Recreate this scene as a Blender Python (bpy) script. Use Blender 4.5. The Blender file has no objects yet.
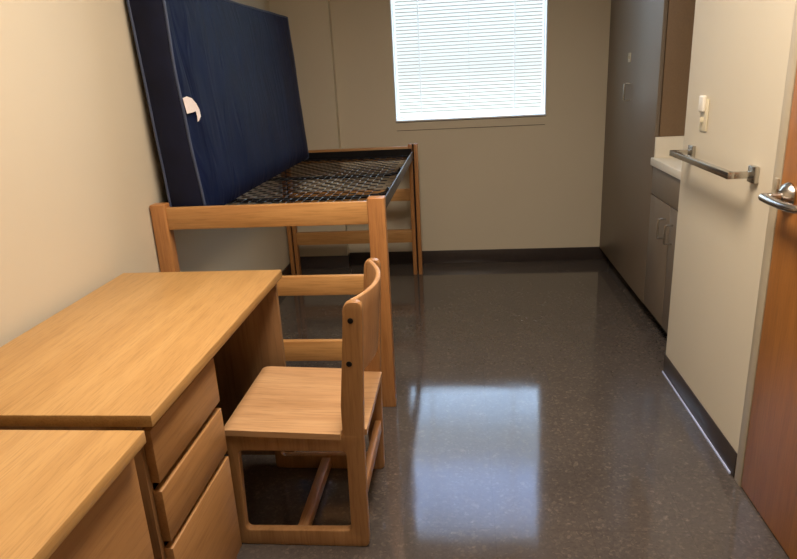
import bpy, bmesh, math, random
from mathutils import Vector, Matrix, noise
random.seed(7)
scn = bpy.context.scene
col = scn.collection

# ---------------------------------------------------------------- materials
def lin(r, g, b):
    f = lambda c: (c/255/12.92) if c/255 <= .04045 else ((c/255+.055)/1.055)**2.4
    return (f(r), f(g), f(b), 1)

class NT:
    def __init__(s, name):
        s.m = bpy.data.materials.new(name); s.m.use_nodes = True
        s.t = s.m.node_tree; s.n = s.t.nodes; s.b = s.n['Principled BSDF']
    def new(s, typ, **kw):
        nd = s.n.new(typ)
        for k, v in kw.items(): setattr(nd, k, v)
        return nd
    def ln(s, a, b): s.t.links.new(a, b)
    def coord(s, scale=(1, 1, 1), out='Object'):
        c = s.new('ShaderNodeTexCoord'); mp = s.new('ShaderNodeMapping')
        mp.inputs['Scale'].default_value = scale
        s.ln(c.outputs[out], mp.inputs['Vector']); return mp.outputs['Vector']
    def noise(s, vec, scale, detail=4, rough=.55, dist=0):
        nd = s.new('ShaderNodeTexNoise'); nd.inputs['Scale'].default_value = scale
        nd.inputs['Detail'].default_value = detail; nd.inputs['Roughness'].default_value = rough
        nd.inputs['Distortion'].default_value = dist
        s.ln(vec, nd.inputs['Vector']); return nd.outputs['Fac']
    def ramp(s, fac, stops):
        nd = s.new('ShaderNodeValToRGB'); e = nd.color_ramp.elements
        while len(e) < len(stops): e.new(.5)
        for k, (p, c) in zip(e, stops): k.position = p; k.color = c
        s.ln(fac, nd.inputs['Fac']); return nd.outputs['Color']
    def mix(s, fac, a, b, typ='MIX'):
        nd = s.new('ShaderNodeMix', data_type='RGBA', blend_type=typ)
        for i, v in ((0, fac), (6, a), (7, b)):
            if hasattr(v, 'links') or hasattr(v, 'is_linked'): s.ln(v, nd.inputs[i])
            else: nd.inputs[i].default_value = v
        return nd.outputs[2]
    def bump(s, h, strength, dist=.002):
        nd = s.new('ShaderNodeBump'); nd.inputs['Strength'].default_value = strength
        nd.inputs['Distance'].default_value = dist
        s.ln(h, nd.inputs['Height']); s.ln(nd.outputs['Normal'], s.b.inputs['Normal'])
    def set(s, **kw):
        for k, v in kw.items(): s.b.inputs[k.replace('_', ' ')].default_value = v
        return s

def wood(name, dark, mid, light, axis, rough=.38, grain=26, contrast=1.0, spec=.5):
    w = NT(name)
    sc = [1, 1, 1]; sc['XYZ'.index(axis)] = .055
    v = w.coord(tuple(sc))
    big = w.noise(v, grain*.6, 6, .62, .8)
    fine = w.noise(v, grain*6, 3, .6, .3)
    c1 = w.ramp(big, [(.5-.22/contrast, dark), (.5, mid), (.5+.22/contrast, light)])
    c2 = w.ramp(fine, [(.34, (.66, .62, .56, 1)), (.52, (1, 1, 1, 1))])
    c = w.mix(.55, c1, c2, 'MULTIPLY')
    w.ln(c, w.b.inputs['Base Color'])
    w.set(Roughness=rough, Specular_IOR_Level=spec)
    w.bump(fine, .12, .001)
    return w.m

def plain(name, c, rough=.5, metal=0, var=.06, nscale=30, bump=.05, spec=.5, aniso=None):
    w = NT(name); v = w.coord()
    n = w.noise(v, nscale, 4)
    a = tuple(x*(1-var) for x in c[:3])+(1,); b = tuple(min(1, x*(1+var)) for x in c[:3])+(1,)
    w.ln(w.ramp(n, [(.3, a), (.7, b)]), w.b.inputs['Base Color'])
    w.set(Roughness=rough, Metallic=metal, Specular_IOR_Level=spec)
    if bump: w.bump(n, bump, .001)
    return w.m

def paint(name, c, rough=.55):
    w = NT(name); v = w.coord()
    n = w.noise(v, 1.3, 3); fine = w.noise(v, 260, 2)
    a = tuple(x*.955 for x in c[:3])+(1,)
    w.ln(w.ramp(n, [(.3, a), (.7, c)]), w.b.inputs['Base Color'])
    w.set(Roughness=rough, Specular_IOR_Level=.4); w.bump(fine, .08, .001)
    return w.m

M = {}
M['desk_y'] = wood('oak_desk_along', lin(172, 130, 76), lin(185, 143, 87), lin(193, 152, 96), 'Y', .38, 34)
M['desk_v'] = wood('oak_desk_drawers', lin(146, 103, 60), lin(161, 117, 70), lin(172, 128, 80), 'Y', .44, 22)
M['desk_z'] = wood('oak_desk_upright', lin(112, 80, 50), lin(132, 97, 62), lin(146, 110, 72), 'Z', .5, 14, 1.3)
M['edge'] = wood('oak_edge_band', lin(140, 100, 56), lin(156, 114, 66), lin(166, 124, 76), 'X', .4, 20)
M['bed_x'] = wood('pine_bed_rail', lin(170, 120, 68), lin(188, 140, 84), lin(198, 152, 96), 'X', .38, 26, 1.1)
M['bed_z'] = wood('pine_bed_post', lin(156, 104, 58), lin(172, 119, 69), lin(182, 132, 80), 'Z', .38, 26)
M['chair_x'] = wood('chair_seat_wood', lin(174, 132, 90), lin(189, 147, 104), lin(200, 160, 116), 'X', .36, 20, 1.2)
M['chair_z'] = wood('chair_frame_wood', lin(146, 104, 62), lin(162, 119, 74), lin(174, 131, 86), 'Z', .4, 22)
M['chair_y'] = wood('chair_bar_wood', lin(152, 106, 64), lin(168, 121, 76), lin(178, 132, 88), 'Y', .4, 22)
M['back_edge'] = wood('chair_back_wood', lin(170, 126, 82), lin(186, 142, 98), lin(198, 156, 112), 'Z', .36, 22)
M['door'] = wood('door_veneer', lin(152, 94, 38), lin(168, 108, 48), lin(178, 118, 57), 'Z', .38, 30, .9)
M['wall'] = paint('cream_wall_paint', lin(209, 198, 175))
M['ceiling'] = paint('white_ceiling_paint', lin(225, 220, 208), .8)
M['frame'] = paint('beige_frame_paint', lin(180, 167, 143), .4)
M['vinyl'] = plain('dark_vinyl_base', lin(58, 50, 47), .34, var=.1)
M['pale_strip'] = plain('pale_foot_strip', lin(190, 202, 238), .25, var=.08)
M['lam'] = plain('taupe_laminate', lin(120, 106, 90), .42, var=.05, nscale=180, bump=.03)
M['lam_d'] = plain('taupe_laminate_side', lin(122, 98, 72), .5, var=.08, nscale=180, bump=.03)
M['dark'] = plain('dark_recess', lin(28, 24, 22), .7)
M['shade_line'] = plain('shadow_line_paint', lin(62, 52, 42), .7)  # dark colour for the painted shadow lines at the apron
M['counter'] = plain('cream_counter', lin(226, 218, 200), .3, var=.02)
M['chrome'] = plain('brushed_chrome', lin(196, 194, 188), .27, 1, var=.03, bump=0)
M['steel'] = plain('satin_steel', lin(180, 174, 166), .26, 1, var=.05, bump=0)
M['plate'] = plain('dull_plate', lin(190, 176, 150), .5, .5, bump=0)
M['iron'] = plain('black_iron', lin(30, 29, 31), .4, .6, var=.15)
M['rail'] = plain('grey_bed_rail', lin(92, 90, 92), .38, .75, var=.12)
M['link'] = plain('spring_link', lin(34, 32, 32), .35, .7, var=.2)
M['wire'] = plain('spring_wire', lin(100, 96, 90), .3, .9, var=.2)
M['white'] = plain('white_plastic', lin(236, 230, 216), .35, var=.02)
M['ivory'] = plain('ivory_plastic', lin(224, 214, 186), .35, var=.02)
M['white_frame'] = plain('white_window_frame', lin(235, 238, 240), .4, var=.02)
M['tagwhite'] = plain('tag_cloth', lin(240, 228, 222), .8, var=.05, nscale=60)
M['black'] = plain('black_bolt', lin(22, 20, 20), .35, .4)

def make_floor():
    w = NT('speckled_floor_tile')
    v = w.coord()
    base = w.noise(v, 2.2, 3)
    cb = w.ramp(base, [(.3, lin(75, 69, 65)), (.7, lin(85, 78, 73))])
    nz = w.new('ShaderNodeTexNoise'); nz.inputs['Scale'].default_value = 60
    w.ln(v, nz.inputs['Vector'])
    vd = w.mix(.012, v, nz.outputs['Color'], 'ADD')
    c = cb
    for sc_, lo, hi in ((150, .8, 1.16), (90, .9, 1.2)):
        vo = w.new('ShaderNodeTexVoronoi'); vo.inputs['Scale'].default_value = sc_
        w.ln(vd, vo.inputs['Vector'])
        sepc = w.new('ShaderNodeSeparateColor'); w.ln(vo.outputs['Color'], sepc.inputs[0])
        fl = w.ramp(sepc.outputs[0], [(0, (lo, lo, lo, 1)), (.25, (.96, .96, .96, 1)), (.8, (1, 1, 1, 1)), (.93, (hi, hi*.98, hi*.95, 1)), (1, (hi*1.3, hi*1.26, hi*1.2, 1))])
        c = w.mix(.8, c, fl, 'MULTIPLY')
    br = w.new('ShaderNodeTexBrick'); br.offset = 0; br.squash = 1
    mp = w.new('ShaderNodeMapping'); mp.inputs['Location'].default_value = (.16, .2, 0)
    cc = w.new('ShaderNodeTexCoord'); w.ln(cc.outputs['Object'], mp.inputs[0]); w.ln(mp.outputs[0], br.inputs['Vector'])
    for k, val in (('Scale', 1), ('Mortar Size', .0007), ('Mortar Smooth', .2), ('Brick Width', .305), ('Row Height', .305), ('Bias', 0)):
        br.inputs[k].default_value = val
    br.inputs['Color1'].default_value = (1, 1, 1, 1); br.inputs['Color2'].default_value = (.95, .95, .95, 1)
    br.inputs['Mortar'].default_value = (.72, .7, .68, 1)
    c = w.mix(1, c, br.outputs['Color'], 'MULTIPLY')
    w.ln(c, w.b.inputs['Base Color'])
    rn = w.noise(v, 6, 4)
    mr = w.new('ShaderNodeMapRange'); mr.inputs['To Min'].default_value = .055; mr.inputs['To Max'].default_value = .12
    w.ln(rn, mr.inputs['Value']); w.ln(mr.outputs[0], w.b.inputs['Roughness'])
    w.set(Specular_IOR_Level=.75)
    wav = w.noise(v, 9, 2)
    w.bump(wav, .07, .004)
    return w.m
M['floor'] = make_floor()

def make_mattress_mat():
    w = NT('navy_nylon'); v = w.coord()
    n = w.noise(v, 5, 4)
    w.ln(w.ramp(n, [(.3, lin(11, 18, 46)), (.7, lin(16, 26, 60))]), w.b.inputs['Base Color'])
    w.set(Roughness=.58, Specular_IOR_Level=.12)
    vv = w.coord((1, 5, 1.1)); h = w.noise(vv, 2.0, 2, .45, 1.0)
    w.bump(h, .6, .03)
    return w.m
M['navy'] = make_mattress_mat()
M['navy_end'] = plain('dark_navy_end', lin(12, 17, 38), .6, var=.2, nscale=12, bump=.1, spec=.2)
M['piping'] = plain('grey_blue_piping', lin(54, 64, 88), .5, var=.1)

def make_slat():
    w = NT('white_blind_slat'); w.n.remove(w.b)
    d = w.new('ShaderNodeBsdfDiffuse'); d.inputs[0].default_value = (.54, .52, .49, 1)
    t = w.new('ShaderNodeBsdfTranslucent'); t.inputs[0].default_value = (.54, .52, .48, 1)
    v = w.coord(); n = w.noise(v, 4, 2)
    mr = w.new('ShaderNodeMapRange'); mr.inputs['To Min'].default_value = .2; mr.inputs['To Max'].default_value = .26
    w.ln(n, mr.inputs['Value'])
    mx = w.new('ShaderNodeMixShader'); w.ln(mr.outputs[0], mx.inputs[0])
    w.ln(d.outputs[0], mx.inputs[1]); w.ln(t.outputs[0], mx.inputs[2])
    w.ln(mx.outputs[0], w.n['Material Output'].inputs['Surface'])
    return w.m
M['slat'] = make_slat()
def make_tape():
    w = NT('white_translucent_blind'); w.n.remove(w.b)
    d = w.new('ShaderNodeBsdfDiffuse'); d.inputs[0].default_value = (.9, .9, .9, 1)
    t = w.new('ShaderNodeBsdfTranslucent'); t.inputs[0].default_value = (.95, .93, .9, 1)
    mx = w.new('ShaderNodeMixShader'); mx.inputs[0].default_value = .85
    w.ln(d.outputs[0], mx.inputs[1]); w.ln(t.outputs[0], mx.inputs[2])
    w.ln(mx.outputs[0], w.n['Material Output'].inputs['Surface'])
    return w.m
M['tape'] = make_tape()
def make_glass():
    w = NT('window_glass'); w.n.remove(w.b)
    tr = w.new('ShaderNodeBsdfTransparent'); tr.inputs[0].default_value = (.93, .96, .96, 1)
    gl = w.new('ShaderNodeBsdfGlossy'); gl.inputs['Roughness'].default_value = .02
    mx = w.new('ShaderNodeMixShader'); mx.inputs[0].default_value = .05
    w.ln(tr.outputs[0], mx.inputs[1]); w.ln(gl.outputs[0], mx.inputs[2])
    w.ln(mx.outputs[0], w.n['Material Output'].inputs['Surface'])
    return w.m
M['glass'] = make_glass()
def emis(name, c, s):
    w = NT(name); w.set(Emission_Strength=s); w.b.inputs['Emission Color'].default_value = c
    w.b.inputs['Base Color'].default_value = c
    return w.m
M['lamp'] = emis('lamp_diffuser', (1, .87, .72, 1), 3)

# ---------------------------------------------------------------- geometry helpers
def add_box(bm, x0, x1, y0, y1, z0, z1, bev=0, seg=2):
    t = bmesh.new()
    bmesh.ops.create_cube(t, size=1)
    for v in t.verts:
        v.co = Vector(((x0+x1)/2+v.co.x*(x1-x0), (y0+y1)/2+v.co.y*(y1-y0), (z0+z1)/2+v.co.z*(z1-z0)))
    if bev: bmesh.ops.bevel(t, geom=t.edges[:], offset=bev, segments=seg, profile=.5, affect='EDGES')
    merge(bm, t)
def merge(bm, t):
    me = bpy.data.meshes.new('tmp'); t.to_mesh(me); t.free(); bm.from_mesh(me); bpy.data.meshes.remove(me)
def box(*a, **k):
    bm = bmesh.new(); add_box(bm, *a, **k); return bm
def add_tube(bm, pts, r, n=10, cap=True, flat=1.0):
    pts = [Vector(p) for p in pts]; rings = []; ref = None
    for i, p in enumerate(pts):
        a = pts[max(i-1, 0)]; b = pts[min(i+1, len(pts)-1)]; d = (b-a).normalized()
        if ref is None:
            ref = Vector((0, 0, 1)) if abs(d.z) < .9 else Vector((1, 0, 0))
        u = d.cross(ref).normalized(); w = u.cross(d).normalized(); ref = w
        rr = r[i] if isinstance(r, (list, tuple)) else r
        rings.append([bm.verts.new(p+u*rr*math.cos(2*math.pi*k/n)+w*rr*flat*math.sin(2*math.pi*k/n)) for k in range(n)])
    for A, B in zip(rings, rings[1:]):
        for k in range(n): bm.faces.new((A[k], A[(k+1) % n], B[(k+1) % n], B[k]))
    if cap:
        bm.faces.new(rings[0][::-1]); bm.faces.new(rings[-1])
def tube(*a, **k):
    bm = bmesh.new(); add_tube(bm, *a, **k); return bm
def round_poly(pts, rads, n=6):
    out = []; N = len(pts)
    for i in range(N):
        p = Vector(pts[i]); a = Vector(pts[i-1]); b = Vector(pts[(i+1) % N]); r = rads[i] if isinstance(rads, list) else rads
        if r <= 0: out.append(tuple(p)); continue
        da = (a-p).normalized(); db = (b-p).normalized()
        ang = da.angle(db); t = min(r/math.tan(ang/2), (a-p).length*.49, (b-p).length*.49)
        s = p+da*t; e = p+db*t
        for k in range(n+1):
            q = k/n; out.append(tuple((1-q)**2*s+2*q*(1-q)*p+q*q*e))
    return out
def slab(outlines, depth, bev=.003):
    """outlines in 2D (first outer, then holes), filled and extruded along local z 0..depth; returns bmesh in (u,v,w)"""
    cu = bpy.data.curves.new('tmp', 'CURVE'); cu.dimensions = '2D'; cu.fill_mode = 'BOTH'
    cu.extrude = depth/2-bev; cu.bevel_depth = bev; cu.bevel_resolution = 2; cu.offset = -bev
    for pts in outlines:
        s = cu.splines.new('POLY'); s.points.add(len(pts)-1); s.use_cyclic_u = True
        for q, p in zip(s.points, pts): q.co = (p[0], p[1], 0, 1)
    ob = bpy.data.objects.new('tmp', cu); col.objects.link(ob)
    bpy.context.view_layer.update()
    me = bpy.data.meshes.new_from_object(ob.evaluated_get(bpy.context.evaluated_depsgraph_get()))
    bpy.data.objects.remove(ob); bpy.data.curves.remove(cu)
    bm = bmesh.new(); bm.from_mesh(me); bpy.data.meshes.remove(me)
    bmesh.ops.remove_doubles(bm, verts=bm.verts[:], dist=1e-5)
    for v in bm.verts: v.co.z += depth/2
    return bm
def xz_slab(outlines, y0, y1, bev=.003):
    bm = slab(outlines, y1-y0, bev)
    for v in bm.verts: v.co = Vector((v.co.x, y0+v.co.z, v.co.y))
    bmesh.ops.recalc_face_normals(bm, faces=bm.faces[:]); return bm
def xy_slab(outlines, z0, z1, bev=.003):
    bm = slab(outlines, z1-z0, bev)
    for v in bm.verts: v.co.z += z0
    bmesh.ops.recalc_face_normals(bm, faces=bm.faces[:]); return bm

WORLD = {}
def obj(name, bm, mat, parent=None, smooth=True, loc=None):
    """bm in world coordinates -> one mesh object whose origin is at its bbox base centre"""
    xs = [v.co for v in bm.verts]
    lo = Vector((min(c.x for c in xs), min(c.y for c in xs), min(c.z for c in xs)))
    hi = Vector((max(c.x for c in xs), max(c.y for c in xs), max(c.z for c in xs)))
    o = Vector(((lo.x+hi.x)/2, (lo.y+hi.y)/2, lo.z))
    for v in bm.verts: v.co -= o
    me = bpy.data.meshes.new(name); bm.to_mesh(me); bm.free()
    mats = mat if isinstance(mat, (list, tuple)) else [mat]
    for m in mats: me.materials.append(m)
    if smooth:
        for p in me.polygons: p.use_smooth = True
        if hasattr(me, 'set_sharp_from_angle'): me.set_sharp_from_angle(angle=math.radians(25))
    ob = bpy.data.objects.new(name, me); col.objects.link(ob)
    WORLD[ob.name] = o
    if parent:
        ob.parent = parent; ob.location = o-WORLD[parent.name]
    else: ob.location = o
    return ob
def thing(name, loc, label, cat, group=None):
    o = bpy.data.objects.new(name, None); col.objects.link(o); o.location = loc; o.empty_display_size = .1
    WORLD[o.name] = Vector(loc); tag(o, label, cat, group); return o
def tag(o, label, cat, group=None):
    o['label'] = label; o['category'] = cat
    if group: o['group'] = group
    return o
def struct(name, bm, mat, label=None, parent=None, smooth=True):
    o = obj(name, bm, mat, parent, smooth)
    if parent is None: o['kind'] = 'structure'; o['label'] = label; o['category'] = name.split('_')[0]
    return o

# ---------------------------------------------------------------- dimensions
XL, XR, YB, YP, YF = -1.318, .936, 4.80, 4.72, -1.0
CX, HC = 1.014, 2.82
WX0, WX1, WZ0, WZ1 = -.484, .598, 1.083, 2.75

# ---------------------------------------------------------------- room shell
struct('floor', box(XL-.1, 1.9, YF-.1, YB+.2, -.05, 0), M['floor'], 'dark brown speckled polished tile floor', smooth=False)
struct('ceiling', box(XL-.1, 1.9, YF-.1, YB+.2, HC, HC+.05), M['ceiling'], 'plain pale ceiling over the room', smooth=False)
struct('wall_left', box(XL-.1, XL, YF-.1, YB+.2, 0, HC), M['wall'], 'cream painted wall along the desks and bed', smooth=False)
bm = bmesh.new()
add_box(bm, XL, WX0, YB, YB+.2, 0, HC); add_box(bm, WX1, 1.9, YB, YB+.2, 0, HC)
add_box(bm, WX0, WX1, YB, YB+.2, 0, WZ0); add_box(bm, WX0, WX1, YB, YB+.2, WZ1, HC)
struct('wall_back', bm, M['wall'], 'cream back wall holding the bright window', smooth=False)
struct('wall_corner', box(XL, -.903, YP, YB, 0, HC), M['wall'], 'shallow cream painted pier in the back corner behind the bed', smooth=False)
struct('wall_front', box(XL-.1, 1.9, YF-.1, YF, 0, HC), M['wall'], 'wall behind the viewpoint', smooth=False)
bm = bmesh.new()
add_box(bm, XR, 1.72, 2.02, 2.872, 0, HC)
add_box(bm, XR, 1.72, 1.03, 2.02, 2.12, HC)
add_box(bm, XR, 1.72, YF, 1.03, 0, HC)
struct('wall_right', bm, M['wall'], 'cream wall carrying the towel bar beside the wooden door', smooth=False)
struct('wall_alcove', box(1.72, 1.85, 1.0, YB, 0, HC), M['wall'], 'rear wall of the washing alcove', smooth=False)

def baseboard(name, x0, x1, y0, y1, label):
    bm = bmesh.new(); add_box(bm, x0, x1, y0, y1, 0, .1, bev=.003); return struct(name, bm, M['vinyl'], label)
baseboard('baseboard_back', -.903, CX+.07, YB-.008, YB, 'dark brown vinyl baseboard below the window wall')
baseboard('baseboard_corner', XL, -.897, YP-.008, YP, 'dark vinyl baseboard around the corner pier behind the bed')
baseboard('baseboard_pier', -.903, -.895, YP, YB-.008, 'dark vinyl baseboard on the short return of the corner pier')
baseboard('baseboard_left', XL, XL+.008, YF, YP-.008, 'dark vinyl baseboard along the bed wall')
b = baseboard('baseboard_right', XR-.005, XR, 2.04, 2.876, 'dark brown vinyl baseboard below the towel bar with a pale shiny lower edge')
struct('foot_strip', box(XR-.011, XR-.005, 2.06, 2.876, 0, .012, bev=.003), M['pale_strip'], parent=b)['label'] = 'pale bluish shiny strip at the floor'  # pale bluish glossy strip along the baseboard foot

# ---------------------------------------------------------------- window
bm = bmesh.new()
fw = .012
add_box(bm, WX0, WX0+fw, YB+.1, YB+.16, WZ0, WZ1, bev=.004); add_box(bm, WX1-fw, WX1, YB+.1, YB+.16, WZ0, WZ1, bev=.004)
add_box(bm, WX0, WX1, YB+.1, YB+.16, WZ0, WZ0+fw, bev=.004); add_box(bm, WX0, WX1, YB+.1, YB+.16, WZ1-fw, WZ1, bev=.004)
win = struct('window_1', bm, M['white_frame'], 'bright daylit window with lowered white blinds in the back wall')
struct('window_pane', box(WX0+fw, WX1-fw, YB+.125, YB+.131, WZ0+fw, WZ1-fw), M['glass'], parent=win, smooth=False)
bm = bmesh.new()
add_box(bm, WX0+.001, WX0+.006, YB+.003, YB+.1, WZ0, WZ1); add_box(bm, WX1-.006, WX1-.001, YB+.003, YB+.1, WZ0, WZ1)
add_box(bm, WX0, WX1, YB+.003, YB+.1, WZ1-.006, WZ1-.001)
struct('window_reveal', bm, M['white_frame'], parent=win, smooth=False)
struct('window_sill', box(WX0, WX1, YB-.004, YB+.1, WZ0-.002, WZ0+.008, bev=.003), M['white_frame'], parent=win)
# apron under the sill; dark strips paint the shadow lines at its edges
struct('trim_1', box(WX0+.006, WX1-.006, YB-.003, YB, 1.021, WZ0-.006), M['wall'], 'thin painted apron panel directly under the window', smooth=False)
struct('shadow_gap', box(WX0+.006, WX1-.006, YB-.002, YB, 1.0175, 1.021), M['shade_line'], parent=bpy.data.objects['trim_1'], smooth=False)['label'] = 'dark painted shadow line along the lower edge'
struct('shadow_gap', box(WX0+.002, WX1-.002, YB-.004, YB, WZ0-.007, WZ0-.003), M['shade_line'], parent=bpy.data.objects['trim_1'], smooth=False)['label'] = 'dark painted shadow line along the upper edge'

bl = thing('window_blind', (0.057, YB+.05, WZ0+.012), 'white horizontal slat blind lowered over the bright window', 'blind')
BX0, BX1 = WX0+.03, WX1-.03
bm = bmesh.new(); tilt = math.radians(4); zz = WZ0+.06; k = 0
while zz < WZ1-.06:
    c, s = math.cos(tilt)*.010, math.sin(tilt)*.010
    prof = []
    for q in (-1, -.5, 0, .5, 1):
        arch = .005*(1-q*q)
        prof.append((YB+.05+q*c, zz-q*s+arch))       # room edge up, outer edge down
    va = [bm.verts.new((BX0, p[0], p[1])) for p in prof]; vb = [bm.verts.new((BX1, p[0], p[1])) for p in prof]
    for i in range(4): bm.faces.new((va[i], vb[i], vb[i+1], va[i+1]))
    zz += .0235
obj('slats', bm, M['slat'], bl)
obj('bottom_rail', box(BX0, BX1, YB+.036, YB+.064, WZ0+.014, WZ0+.034, bev=.004), M['tape'], bl)
obj('head_rail', box(BX0, BX1, YB+.03, YB+.07, WZ1-.055, WZ1-.008, bev=.003), M['white'], bl)
for x in (BX0+.16, (BX0+BX1)/2, BX1-.19):
    bm = bmesh.new(); w_ = .004 if abs(x-(BX0+BX1)/2) > .05 else .0012
    add_box(bm, x-w_, x+w_, YB+.0335, YB+.0345, WZ0+.034, WZ1-.055); add_box(bm, x-w_, x+w_, YB+.0655, YB+.0665, WZ0+.034, WZ1-.055)
    obj('ladder_tape', bm, M['tape'], bl)

# ---------------------------------------------------------------- door
d = struct('door_1', box(XR-.002, XR+.043, 1.06, 1.984, .008, 2.08, bev=.002), M['door'], 'orange brown wooden door with a chrome lever handle')
bm = bmesh.new()
add_box(bm, XR-.004, XR+.06, 1.986, 2.036, 0, 2.13, bev=.003); add_box(bm, XR-.004, XR+.06, 1.01, 1.058, 0, 2.13, bev=.003)
add_box(bm, XR-.004, XR+.06, 1.058, 1.986, 2.083, 2.13, bev=.003); add_box(bm, XR+.05, XR+.06, 1.05, 1.99, 0, 2.1)
fr = struct('trim_2', bm, M['frame'], 'beige painted metal frame around the wooden door')
obj('strike_plate', box(XR-.012, XR-.003, 1.988, 2.008, 1.036, 1.072, bev=.003), M['plate'], fr)['label'] = 'small steel strike plate'
# lever handle
bm = bmesh.new()
yc, zc = 1.928, 1.028
add_tube(bm, [(XR-.003, yc, zc), (XR-.007, yc, zc), (XR-.016, yc, zc), (XR-.024, yc, zc), (XR-.028, yc, zc)], [.043, .043, .038, .027, .02], n=28)
h = obj('door_handle', bm, M['steel'], d); h['label'] = 'chrome lever handle'
bm = bmesh.new()
add_tube(bm, [(XR-.02, yc, zc), (XR-.036, yc+.001, zc), (XR-.05, yc+.004, zc-.001), (XR-.056, yc+.01, zc-.002)], [.015, .014, .014, .013], n=18)
add_tube(bm, [(XR-.058, yc+.03, zc-.004), (XR-.058, yc+.026, zc-.004), (XR-.06, yc+.005, zc-.004), (XR-.062, yc-.04, zc-.005), (XR-.062, yc-.09, zc-.005), (XR-.058, yc-.135, zc-.004), (XR-.05, yc-.155, zc-.004), (XR-.046, yc-.16, zc-.004)],
         [.014, .0165, .0165, .015, .0145, .0145, .014, .008], n=18, flat=.8)
obj('lever', bm, M['steel'], h)

# ---------------------------------------------------------------- towel bar
tb = thing('towel_bar', (XR, 2.46, 1.03), 'chrome square towel bar on the cream wall beside the door', 'towel bar')
for y in (2.16, 2.742):
    bm = bmesh.new(); add_box(bm, XR-.016, XR-.0005, y-.026, y+.026, 1.031, 1.085, bev=.003)
    mt = obj('wall_mount', bm, M['chrome'], tb)
    obj('bracket_arm', box(XR-.085, XR-.014, y-.009, y+.009, 1.046, 1.068, bev=.0015), M['chrome'], mt)
obj('bar', box(XR-.092, XR-.07, 2.148, 2.754, 1.046, 1.068, bev=.002), M['chrome'], tb)

# ---------------------------------------------------------------- wall plate
sp = thing('switch_plate', (XR, 2.655, 1.15), 'ivory wall plate with a small white plug-in unit, above the towel bar', 'switch plate')
obj('cover_plate', box(XR-.006, XR-.0005, 2.618, 2.692, 1.15, 1.272, bev=.002), M['ivory'], sp)
obj('toggle', box(XR-.018, XR-.005, 2.651, 2.659, 1.183, 1.202, bev=.002), M['ivory'], sp)
bm = bmesh.new(); add_box(bm, XR-.019, XR-.005, 2.634, 2.684, 1.222, 1.284, bev=.006, seg=4)
obj('night_light', bm, M['white'], sp)['label'] = 'small rounded white plug-in unit'

# ---------------------------------------------------------------- wardrobe
W0, W1, WT = 3.575, YB-.003, 2.45
wd = thing('wardrobe', (1.35, 4.18, 0), 'tall taupe laminate built-in wardrobe in the back right corner', 'wardrobe')
obj('carcass', box(CX+.024, 1.70, W0+.02, W1-.008, .1, WT), M['lam'], wd, smooth=False)
obj('side_panel', box(CX+.024, 1.70, W0, W0+.019, .1, WT, bev=.001), M['lam_d'], wd)['label'] = 'brown side panel above the counter'
obj('toe_kick', box(CX+.071, CX+.085, W0, W1-.008, 0, .1), M['dark'], wd)
dr = obj('door', box(CX, CX+.02, W0, W1, .095, WT, bev=.0012), M['lam'], wd)
def wire_pull(y, z0, z1, x, parent, name='handle'):
    p = 0.036; r = .008
    pts = [(x, y, z1), (x-p+r, y, z1), (x-p+.002, y, z1-.002), (x-p, y, z1-r), (x-p, y, z0+r), (x-p+.002, y, z0+.002), (x-p+r, y, z0), (x, y, z0)]
    return obj(name, tube(pts, .005, n=12), M['chrome'], parent)
wire_pull(4.15, 1.196, 1.295, CX+.001, dr)
bm = bmesh.new(); add_box(bm, CX-.006, CX+.001, 4.17, 4.222, 1.416, 1.47, bev=.003); add_tube(bm, [(CX-.004, 4.195, 1.442), (CX-.012, 4.195, 1.442)], .009, n=14)
obj('patch', bm, M['plate'], dr)['label'] = 'small pale patch'  # small pale patch, built as a plate with a round stud

# ---------------------------------------------------------------- vanity
vn = thing('vanity_cabinet', (1.35, 3.22, 0), 'low taupe vanity cabinet between the wardrobe and the towel wall', 'cabinet')
V0, V1 = 2.88, W0-.003
obj('carcass', box(CX+.022, 1.70, V0, V1, .1, .885), M['lam'], vn, smooth=False)
obj('toe_kick', box(CX+.07, CX+.085, V0, V1, 0, .1), M['dark'], vn)
obj('false_drawer', box(CX, CX+.02, V0, V1-.003, .735, .882, bev=.0012), M['lam'], vn)
d1 = obj('cabinet_door', box(CX, CX+.02, 3.224, V1-.003, .1, .729, bev=.0012), M['lam'], vn)
d2 = obj('cabinet_door', box(CX, CX+.02, V0, 3.22, .1, .729, bev=.0012), M['lam'], vn)
wire_pull(3.282, .555, .655, CX+.001, d1); wire_pull(3.166, .555, .65, CX+.001, d2)
ct = obj('countertop', bm := box(CX-.014, 1.71, V0, V1, .886, .927, bev=.004), M['counter'])
tag(ct, 'cream countertop lying on the low taupe vanity', 'countertop')
obj('backsplash', box(CX+.002, 1.70, V1-.018, V1, .926, 1.034, bev=.003), M['counter'], ct)

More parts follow.
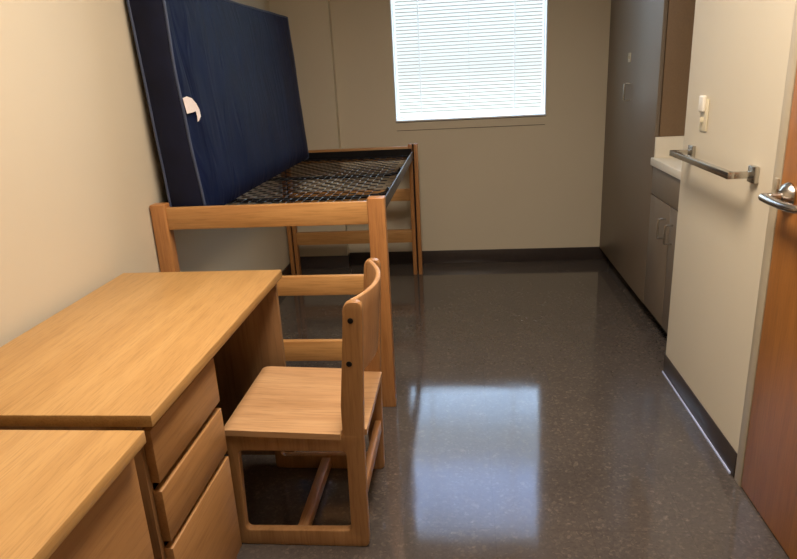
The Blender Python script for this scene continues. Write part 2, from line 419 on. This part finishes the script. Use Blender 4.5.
# ---------------------------------------------------------------- desks
DX0, DX1 = XL+.035, -.67
def drawer(parent, name, x, y0, y1, z0, z1, mat):
    bm = box(x-.4, x-.02, y0+.02, y1-.02, z0+.015, z1-.03)
    b = obj(name, bm, M['dark'], parent, smooth=False)
    f = obj('drawer_front', box(x-.022, x, y0, y1, z0, z1, bev=.002), mat, b)
    return b
def desk_far():
    y0, y1 = 1.15, 2.2
    t = thing('writing_desk', ((DX0+DX1)/2, (y0+y1)/2, 0), 'light oak desk with three-drawer pedestal and the wooden chair at its kneehole', 'desk')
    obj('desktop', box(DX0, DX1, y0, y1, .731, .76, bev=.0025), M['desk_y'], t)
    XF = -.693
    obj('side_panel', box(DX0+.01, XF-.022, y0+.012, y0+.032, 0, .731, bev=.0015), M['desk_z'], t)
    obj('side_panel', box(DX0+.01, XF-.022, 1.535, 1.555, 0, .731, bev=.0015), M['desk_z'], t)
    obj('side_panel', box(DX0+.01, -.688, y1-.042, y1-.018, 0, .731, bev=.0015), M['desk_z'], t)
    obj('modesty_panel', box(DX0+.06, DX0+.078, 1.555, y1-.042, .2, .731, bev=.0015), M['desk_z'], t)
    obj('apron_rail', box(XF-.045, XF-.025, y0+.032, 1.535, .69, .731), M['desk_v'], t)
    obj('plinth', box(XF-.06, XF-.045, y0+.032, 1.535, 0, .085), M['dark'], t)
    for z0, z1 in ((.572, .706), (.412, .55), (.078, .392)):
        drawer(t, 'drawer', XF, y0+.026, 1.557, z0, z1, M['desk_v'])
desk_far()
def desk_near():
    y0, y1 = .06, 1.092; dx = .015
    t = thing('writing_desk', ((DX0+DX1)/2, (y0+y1)/2, 0), 'nearer light oak desk, cut off in the lower left corner of the photo', 'desk')
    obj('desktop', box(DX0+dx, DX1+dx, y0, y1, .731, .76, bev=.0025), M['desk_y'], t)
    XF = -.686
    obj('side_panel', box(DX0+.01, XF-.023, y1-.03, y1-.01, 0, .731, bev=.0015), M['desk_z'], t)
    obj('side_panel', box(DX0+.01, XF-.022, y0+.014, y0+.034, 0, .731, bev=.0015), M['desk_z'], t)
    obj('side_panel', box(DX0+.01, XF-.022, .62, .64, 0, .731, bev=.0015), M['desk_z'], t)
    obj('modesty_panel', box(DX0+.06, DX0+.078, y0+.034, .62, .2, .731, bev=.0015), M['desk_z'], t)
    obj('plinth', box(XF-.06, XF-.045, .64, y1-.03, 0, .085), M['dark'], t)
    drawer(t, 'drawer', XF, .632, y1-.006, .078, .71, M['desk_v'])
desk_near()

# ---------------------------------------------------------------- chair
def chair():
    t = thing('wooden_chair', (-.53, 1.865, 0), 'light oak chair with curved backrest and sled legs, at the desk kneehole', 'chair')
    outer = round_poly([(-.738, 0), (-.318, 0), (-.31, .40), (-.293, .70), (-.286, .828), (-.341, .826), (-.352, .70), (-.372, .50), (-.374, .404), (-.738, .404)],
                       [.012, .02, .1, .1, .03, .03, .1, .06, .006, .008])
    inner = round_poly([(-.714, .055), (-.372, .06), (-.367, .347), (-.703, .347)], .018)
    yn0, yn1, yf0, yf1 = 1.652, 1.68, 2.07, 2.098
    for (a, b) in ((yn0, yn1), (yf0, yf1)):
        f = obj('side_frame', xz_slab([outer, inner], a, b, .004), M['chair_z'], t)
        for (x, z) in ((-.3225, .771), (-.336, .638)):
            y = a if a == yn0 else b; s = -1 if a == yn0 else 1
            obj('bolt', tube([(x, y-s*.002, z), (x, y+s*.0012, z), (x, y+s*.002, z)], [.0085, .0085, .006], n=16), M['black'], f)['label'] = 'small black bolt head'
    # dished seat with a rounded front, notched round the uprights
    nx, ny = 28, 22; X0, X1 = -.748, -.304; Y0, Y1 = 1.646, 2.088
    XS = [X0+(-.379-X0)*i/23 for i in range(24)]+[-.3775, -.358, -.34, -.32, X1]
    bm = bmesh.new(); grid = {}
    for lay in (0, 1):
        for i in range(nx+1):
            for j in range(ny+1):
                w = j/ny; x = XS[i]; u = (x-X0)/(X1-X0)
                a, b = Y0, Y1
                if x > -.3785: a, b = yn1+.001, yf0-.001
                y = a+(b-a)*w
                dish = -.007*math.sin(math.pi*w)**.8*math.sin(math.pi*min(1, max(0, u*1.05)))**.7
                front = -.008*max(0, 1-u/.06)**2
                z = (.424+dish+front-.016*u) if lay == 0 else (.4045+min(0, front)-.016*u)
                grid[lay, i, j] = bm.verts.new((x, y, z))
    for i in range(nx):
        for j in range(ny):
            q = [grid[0, i, j], grid[0, i+1, j], grid[0, i+1, j+1], grid[0, i, j+1]]; bm.faces.new(q)
            q = [grid[1, i, j], grid[1, i, j+1], grid[1, i+1, j+1], grid[1, i+1, j]]; bm.faces.new(q)
    for i in range(nx):
        bm.faces.new((grid[0, i, 0], grid[1, i, 0], grid[1, i+1, 0], grid[0, i+1, 0]))
        bm.faces.new((grid[0, i+1, ny], grid[1, i+1, ny], grid[1, i, ny], grid[0, i, ny]))
    for j in range(ny):
        bm.faces.new((grid[0, 0, j+1], grid[1, 0, j+1], grid[1, 0, j], grid[0, 0, j]))
        bm.faces.new((grid[0, nx, j], grid[1, nx, j], grid[1, nx, j+1], grid[0, nx, j+1]))
    obj('seat', bm, M['chair_x'], t)
    # curved backrest
    bm = bmesh.new(); n = 24; rows = []
    zs = [.572, .577, .58, .64, .70, .76, .815, .823, .826]; th = [.003, .007, .009, .009, .009, .009, .009, .007, .003]
    for z, h in zip(zs, th):
        r = []
        for side in (1, -1):
            ring = []
            for k in range(n+1):
                w = k/n; y = yn1-.002+(yf0-yn1+.004)*w
                lean = (z-.60)*.1
                x = -.343+lean+.05*(1-(2*w-1)**2)+side*h
                ring.append(bm.verts.new((x, y, z)))
            r.append(ring)
        rows.append(r)
    for A, B in zip(rows, rows[1:]):
        for s in (0, 1):
            for k in range(n):
                f = (A[s][k], A[s][k+1], B[s][k+1], B[s][k]); bm.faces.new(f if s == 0 else f[::-1])
        for k in (0, n):
            bm.faces.new((A[0][k], B[0][k], B[1][k], A[1][k]))
    for k in range(n):
        bm.faces.new((rows[-1][0][k], rows[-1][0][k+1], rows[-1][1][k+1], rows[-1][1][k]))
        bm.faces.new((rows[0][0][k+1], rows[0][0][k], rows[0][1][k], rows[0][1][k+1]))
    bmesh.ops.recalc_face_normals(bm, faces=bm.faces[:])
    obj('backrest', bm, M['back_edge'], t)
    obj('stretcher', box(-.555, -.52, yn1-.001, yf0+.001, .012, .05, bev=.004), M['chair_y'], t)
    obj('stretcher', box(-.342, -.318, yn1-.001, yf0+.001, .165, .21, bev=.004), M['chair_y'], t)
    obj('front_rail', box(-.70, -.68, yn1-.001, yf0+.001, .352, .404, bev=.003), M['chair_y'], t)
chair()

# ---------------------------------------------------------------- bed
BL, BR, BY1, BY2 = -1.312, -.312, 2.54, 4.56
def bed():
    t = thing('bed_frame', ((BL+BR)/2, (BY1+BY2)/2, 0), 'raised wooden bed frame with bare black metal springs', 'bed')
    H = .95
    def post(x0, x1, ya, yb, groove):
        # two uprights with a dark adjustment slot between them
        bm = bmesh.new(); w = (x1-x0)
        g = .012
        add_box(bm, x0, x0+w*.42, ya, yb, 0, H, bev=.003); add_box(bm, x0+w*.42+g, x1, ya, yb, 0, H, bev=.003)
        if groove == 'back': add_box(bm, x0+w*.3, x1-w*.3, ya, ya+.016, 0, H-.0005, bev=.002)
        p = obj('post', bm, M['bed_z'], t)
        sy = (yb-.008, yb-.003) if groove == 'front' else (ya+.017, ya+.022)
        m = (ya+yb)/2
        obj('slot_track', box(x0+w*.42-.001, x0+w*.42+g+.001, m-.004, m+.012, .02, H-.004), M['iron'], p, smooth=False)['label'] = 'black slotted track'
        return p
    def solid(x0, x1, ya, yb):
        bm = box(x0, x1, ya, yb, 0, H, bev=.006, seg=3)
        p = obj('post', bm, M['bed_z'], t)
        obj('slot_track', box((x0+x1)/2-.006, (x0+x1)/2+.006, yb-.004, yb+.0015, .04, H-.02), M['iron'], p, smooth=False)['label'] = 'black slotted track'
    solid(BL, BL+.066, BY1, BY1+.055); solid(BR-.078, BR-.007, BY1, BY1+.055)
    post(BL+.012, BL+.078, BY2-.055, BY2, 'front'); post(BR-.066, BR, BY2-.055, BY2, 'front')
    for ya, yb, dz in ((BY1+.008, BY1+.036, -.004), (BY2-.04, BY2-.012, .012)):
        for z0, z1 in ((.84, .934), (.538+dz, .624+dz), (.23+dz, .326+dz)):
            obj('end_rail', box(BL+.064, BR-.064, ya, yb, z0, z1, bev=.004), M['bed_x'], t)
    Y0, Y1 = BY1+.057, BY2-.057
    for x, s in ((BR-.035, 1), (BL+.035, -1)):
        bm = bmesh.new()
        add_box(bm, x-.003, x+.003, Y0, Y1, .85, .905, bev=.001); 
        xa, xb = (x-.04, x) if s > 0 else (x, x+.04)
        add_box(bm, xa, xb, Y0, Y1, .85, .855, bev=.001)
        r = obj('side_rail', bm, M['rail'], t)
    bm = bmesh.new()
    add_box(bm, BL+.04, BR-.04, Y0, Y0+.035, .86, .866); add_box(bm, BL+.04, BR-.04, Y0, Y0+.004, .861, .9)
    obj('end_angle', bm, M['iron'], t); bm = bmesh.new()
    add_box(bm, BL+.04, BR-.04, Y1-.035, Y1, .866, .872); add_box(bm, BL+.04, BR-.04, Y1-.004, Y1, .867, .92)
    obj('end_angle', bm, M['iron'], t)
    # bent cross bars
    for y in (3.06, 3.72):
        xa, xb = BL+.045, BR-.045
        pts = [(xa, y, .866), (xa+.02, y, .862), (xa+.07, y, .86)]+[(xa+.07+(xb-xa-.14)*k/6, y, .86) for k in range(1, 6)]+[(xb-.07, y, .862), (xb-.02, y, .875), (xb, y, .9)]
        obj('cross_bar', tube(pts, .009, n=8), M['iron'], t)
    # link springs: staggered flat links joined by thin wires
    bm = bmesh.new(); bw = bmesh.new()
    pitch, rowp, L = .076, .05, .04; zl = .882
    xs0, xs1 = BL+.07, BR-.075; j = 0; y = Y0+.06
    prev = None
    while y < Y1-.05:
        off = 0 if j % 2 == 0 else pitch/2
        x = xs0+off; cur = []
        while x+L < xs1:
            sag = -.006*math.sin(math.pi*(x-xs0)/(xs1-xs0))
            add_box(bm, x, x+L, y-.004, y+.004, zl-.002+sag, zl+.002+sag)
            cur.append((x, x+L, y, zl+sag)); x += pitch
        if prev:
            for (a, b_, yy, z) in cur:
                for (pa, pb, py, pz) in prev:
                    if abs(pb-a) < pitch*.45: add_tube(bw, [(pb-.004, py, pz), (a+.004, yy, z)], .0010, n=4, cap=False)
                    if abs(pa-b_) < pitch*.45: add_tube(bw, [(pa+.004, py, pz), (b_-.004, yy, z)], .0010, n=4, cap=False)
        prev = cur; y += rowp; j += 1
    sm = obj('spring_mesh', bm, M['link'], t, smooth=False)
    obj('link_wire', bw, M['wire'], sm)['kind'] = 'stuff'; sm['kind'] = 'stuff'
    # short coil springs tying the mesh to the rail
    bm = bmesh.new(); y = Y0+.09
    while y < Y1-.06:
        pts = [(xs1-.005+.034*k/14, y+.004*math.cos(k*2.1), zl+.004*math.sin(k*2.1)+.0004*k) for k in range(15)]
        add_tube(bm, pts, .0012, n=4, cap=False); y += .108
    obj('edge_springs', bm, M['wire'], t)['kind'] = 'stuff'
bed()

# ---------------------------------------------------------------- mattress
def mattress():
    y0, y1, z0, z1 = 2.617, 4.485, .888, 1.808
    T = .156
    def pos(x, y, z):      # lean against the wall; the far end swings slightly back
        return Vector((-1.252+x*(1-.07*(z-.9))-.048*(z-.9)+(.006 if x > .07 else -.004)*(y-y0), y, z))
    nx, ny, nz = 6, 64, 34
    bm = bmesh.new(); V = {}
    def vert(i, j, k):
        key = (i, j, k)
        if key in V: return V[key]
        u, v, w = i/nx, j/ny, k/nz
        x, y, z = u*T, y0+(y1-y0)*v, z0+(z1-z0)*w
        puff = (1-(2*v-1)**8)*(1-(2*w-1)**6)
        if i == nx:
            nn = noise.noise(Vector((y*5.5, z*1.6+y*.8, 1.3)))*.008+noise.noise(Vector((y*17, z*2.2, 4)))*.0035
            x += .016*puff+nn*puff+.03*min(1, puff*1.6)*(1-w)**2*(.35+.65*v)-.014*math.sin(math.pi*w)*math.exp(-v*14)
        if i == 0: x -= .003*puff
        e = math.sin(math.pi*u)
        if j == 0: y -= .012*e+noise.noise(Vector((x*20, z*6, 0)))*.003
        if j == ny: y += .012*e
        if k == nz: z += .008*e+.004*noise.noise(Vector((y*4, x*9, 2)))
        wob = .004*noise.noise(Vector((z*5, y*3, 9)))
        V[key] = bm.verts.new(pos(x+wob*(1 if i == nx else 0), y, z)); return V[key]
    def quad(a, b, c, d_, m=0):
        f = bm.faces.new([vert(*p) for p in (a, b, c, d_)]); f.material_index = m
    for j in range(ny):
        for k in range(nz):
            quad((nx, j, k), (nx, j+1, k), (nx, j+1, k+1), (nx, j, k+1)); quad((0, j, k), (0, j, k+1), (0, j+1, k+1), (0, j+1, k))
    for i in range(nx):
        for k in range(nz):
            quad((i, 0, k), (i+1, 0, k), (i+1, 0, k+1), (i, 0, k+1), 1); quad((i, ny, k), (i, ny, k+1), (i+1, ny, k+1), (i+1, ny, k), 1)
        for j in range(ny):
            quad((i, j, nz), (i+1, j, nz), (i+1, j+1, nz), (i, j+1, nz), 0); quad((i, j, 0), (i, j+1, 0), (i+1, j+1, 0), (i+1, j, 0), 1)
    loops = []
    for i in (0, nx):
        pts = [vert(i, j, 0).co-Vector((.024 if i and 2 < j < ny-2 else 0, 0, 0)) for j in range(0, ny+1, 2)]+[vert(i, ny, k).co.copy() for k in range(2, nz+1, 2)]
        pts += [vert(i, j, nz).co.copy() for j in range(ny-2, -1, -2)]+[vert(i, 0, k).co.copy() for k in range(nz-2, -1, -2)]
        loops.append(pts)
    m = obj('mattress', bm, [M['navy'], M['navy_end']])
    tag(m, 'dark navy mattress standing on its long edge on the bed springs against the wall', 'mattress')
    for pts in loops:
        obj('piping', tube(pts, .006, n=8), M['piping'], m)['label'] = 'grey-blue piping along the edge'
    # torn white tag at the near seam
    bm = bmesh.new()
    P = [(2.608, 1.372), (2.635, 1.377), (2.668, 1.368), (2.702, 1.345), (2.722, 1.32), (2.724, 1.292), (2.70, 1.278), (2.682, 1.272), (2.688, 1.292), (2.685, 1.315), (2.65, 1.312), (2.616, 1.31)]
    vs = []
    for (y, z) in P:
        vs.append(bm.verts.new(pos(T+.011+min(.012, (y-2.61)*.22)-.011, y, z)))
    bm.faces.new(vs)
    r = bmesh.ops.extrude_face_region(bm, geom=bm.faces[:])
    for v in r['geom']:
        if isinstance(v, bmesh.types.BMVert): v.co.x -= .0015
    bmesh.ops.recalc_face_normals(bm, faces=bm.faces[:])
    obj('care_tag', bm, M['tagwhite'], m)['label'] = 'torn white care tag'
mattress()

# ---------------------------------------------------------------- ceiling light (real fixture, out of frame above)
cl = thing('ceiling_light', (-.05, 1.6, HC-.08), 'recessed fluorescent ceiling fixture above the desk area', 'ceiling light')
obj('housing', box(-.36, .26, 0.99, 2.21, HC-.06, HC, bev=.004), M['white'], cl)
obj('diffuser', box(-.34, .24, 1.01, 2.19, HC-.075, HC-.06, bev=.004), M['lamp'], cl)

# ---------------------------------------------------------------- lights
la = bpy.data.lights.new('fluorescent_light', 'AREA'); la.shape = 'RECTANGLE'; la.size = .58; la.size_y = 1.18
la.energy = 61; la.color = (1, .862, .725); la.spread = math.radians(157)
lo = bpy.data.objects.new('fluorescent_light', la); col.objects.link(lo); lo.location = (-.05, 1.6, HC-.085)

w = bpy.data.worlds.new('overcast_sky'); scn.world = w; w.use_nodes = True
nt = w.node_tree; bg = nt.nodes['Background']
tc = nt.nodes.new('ShaderNodeTexCoord'); sx = nt.nodes.new('ShaderNodeSeparateXYZ'); nt.links.new(tc.outputs['Generated'], sx.inputs[0])
mr = nt.nodes.new('ShaderNodeMapRange'); mr.inputs['From Min'].default_value = -1; nt.links.new(sx.outputs['Z'], mr.inputs['Value'])
rp = nt.nodes.new('ShaderNodeValToRGB'); nt.links.new(mr.outputs[0], rp.inputs['Fac'])
e = rp.color_ramp.elements
e[0].position = 0.0; e[0].color = (.09, .095, .09, 1)
e[1].position = 1; e[1].color = (.6, .62, .64, 1)
for p_, c_ in ((.48, (.12, .125, .122, 1)), (.5, (.1, .105, .105, 1)), (.56, (.11, .118, .12, 1)), (.60, (.4, .48, .56, 1)), (.70, (.6, .76, .95, 1)), (.735, (.62, .84, 1.2, 1)), (.748, (.5, .68, 1.0, 1)), (.758, (.36, .44, .55, 1)), (.775, (.36, .44, .56, 1)), (.785, (.62, .86, 1.5, 1)), (.808, (.62, .86, 1.5, 1)), (.825, (.36, .42, .5, 1)), (.86, (.5, .54, .58, 1))):
    k = e.new(p_); k.color = c_
nt.links.new(rp.outputs['Color'], bg.inputs['Color']); bg.inputs['Strength'].default_value = 12

# ---------------------------------------------------------------- camera
cam = bpy.data.cameras.new('camera'); co = bpy.data.objects.new('camera', cam); col.objects.link(co)
yaw, pitch, roll, f = -.1088, .3118, -.0529, 640.83
fwd = Vector((math.sin(yaw)*math.cos(pitch), math.cos(yaw)*math.cos(pitch), -math.sin(pitch)))
r = Vector((math.cos(yaw), -math.sin(yaw), 0)); u = r.cross(fwd)
r2 = r*math.cos(roll)+u*math.sin(roll); u2 = -r*math.sin(roll)+u*math.cos(roll)
mw = Matrix((r2, u2, -fwd)).transposed().to_4x4(); mw.translation = (0, 0, 1.4259)
co.matrix_world = mw
cam.sensor_width = 36; cam.lens = f*36/797; cam.clip_start = .02
scn.camera = co
scn.view_settings.view_transform = 'Standard'
scn.view_settings.look = 'None'
scn.view_settings.exposure = 0
scn.cycles.max_bounces = 10
scn.cycles.sample_clamp_indirect = 4
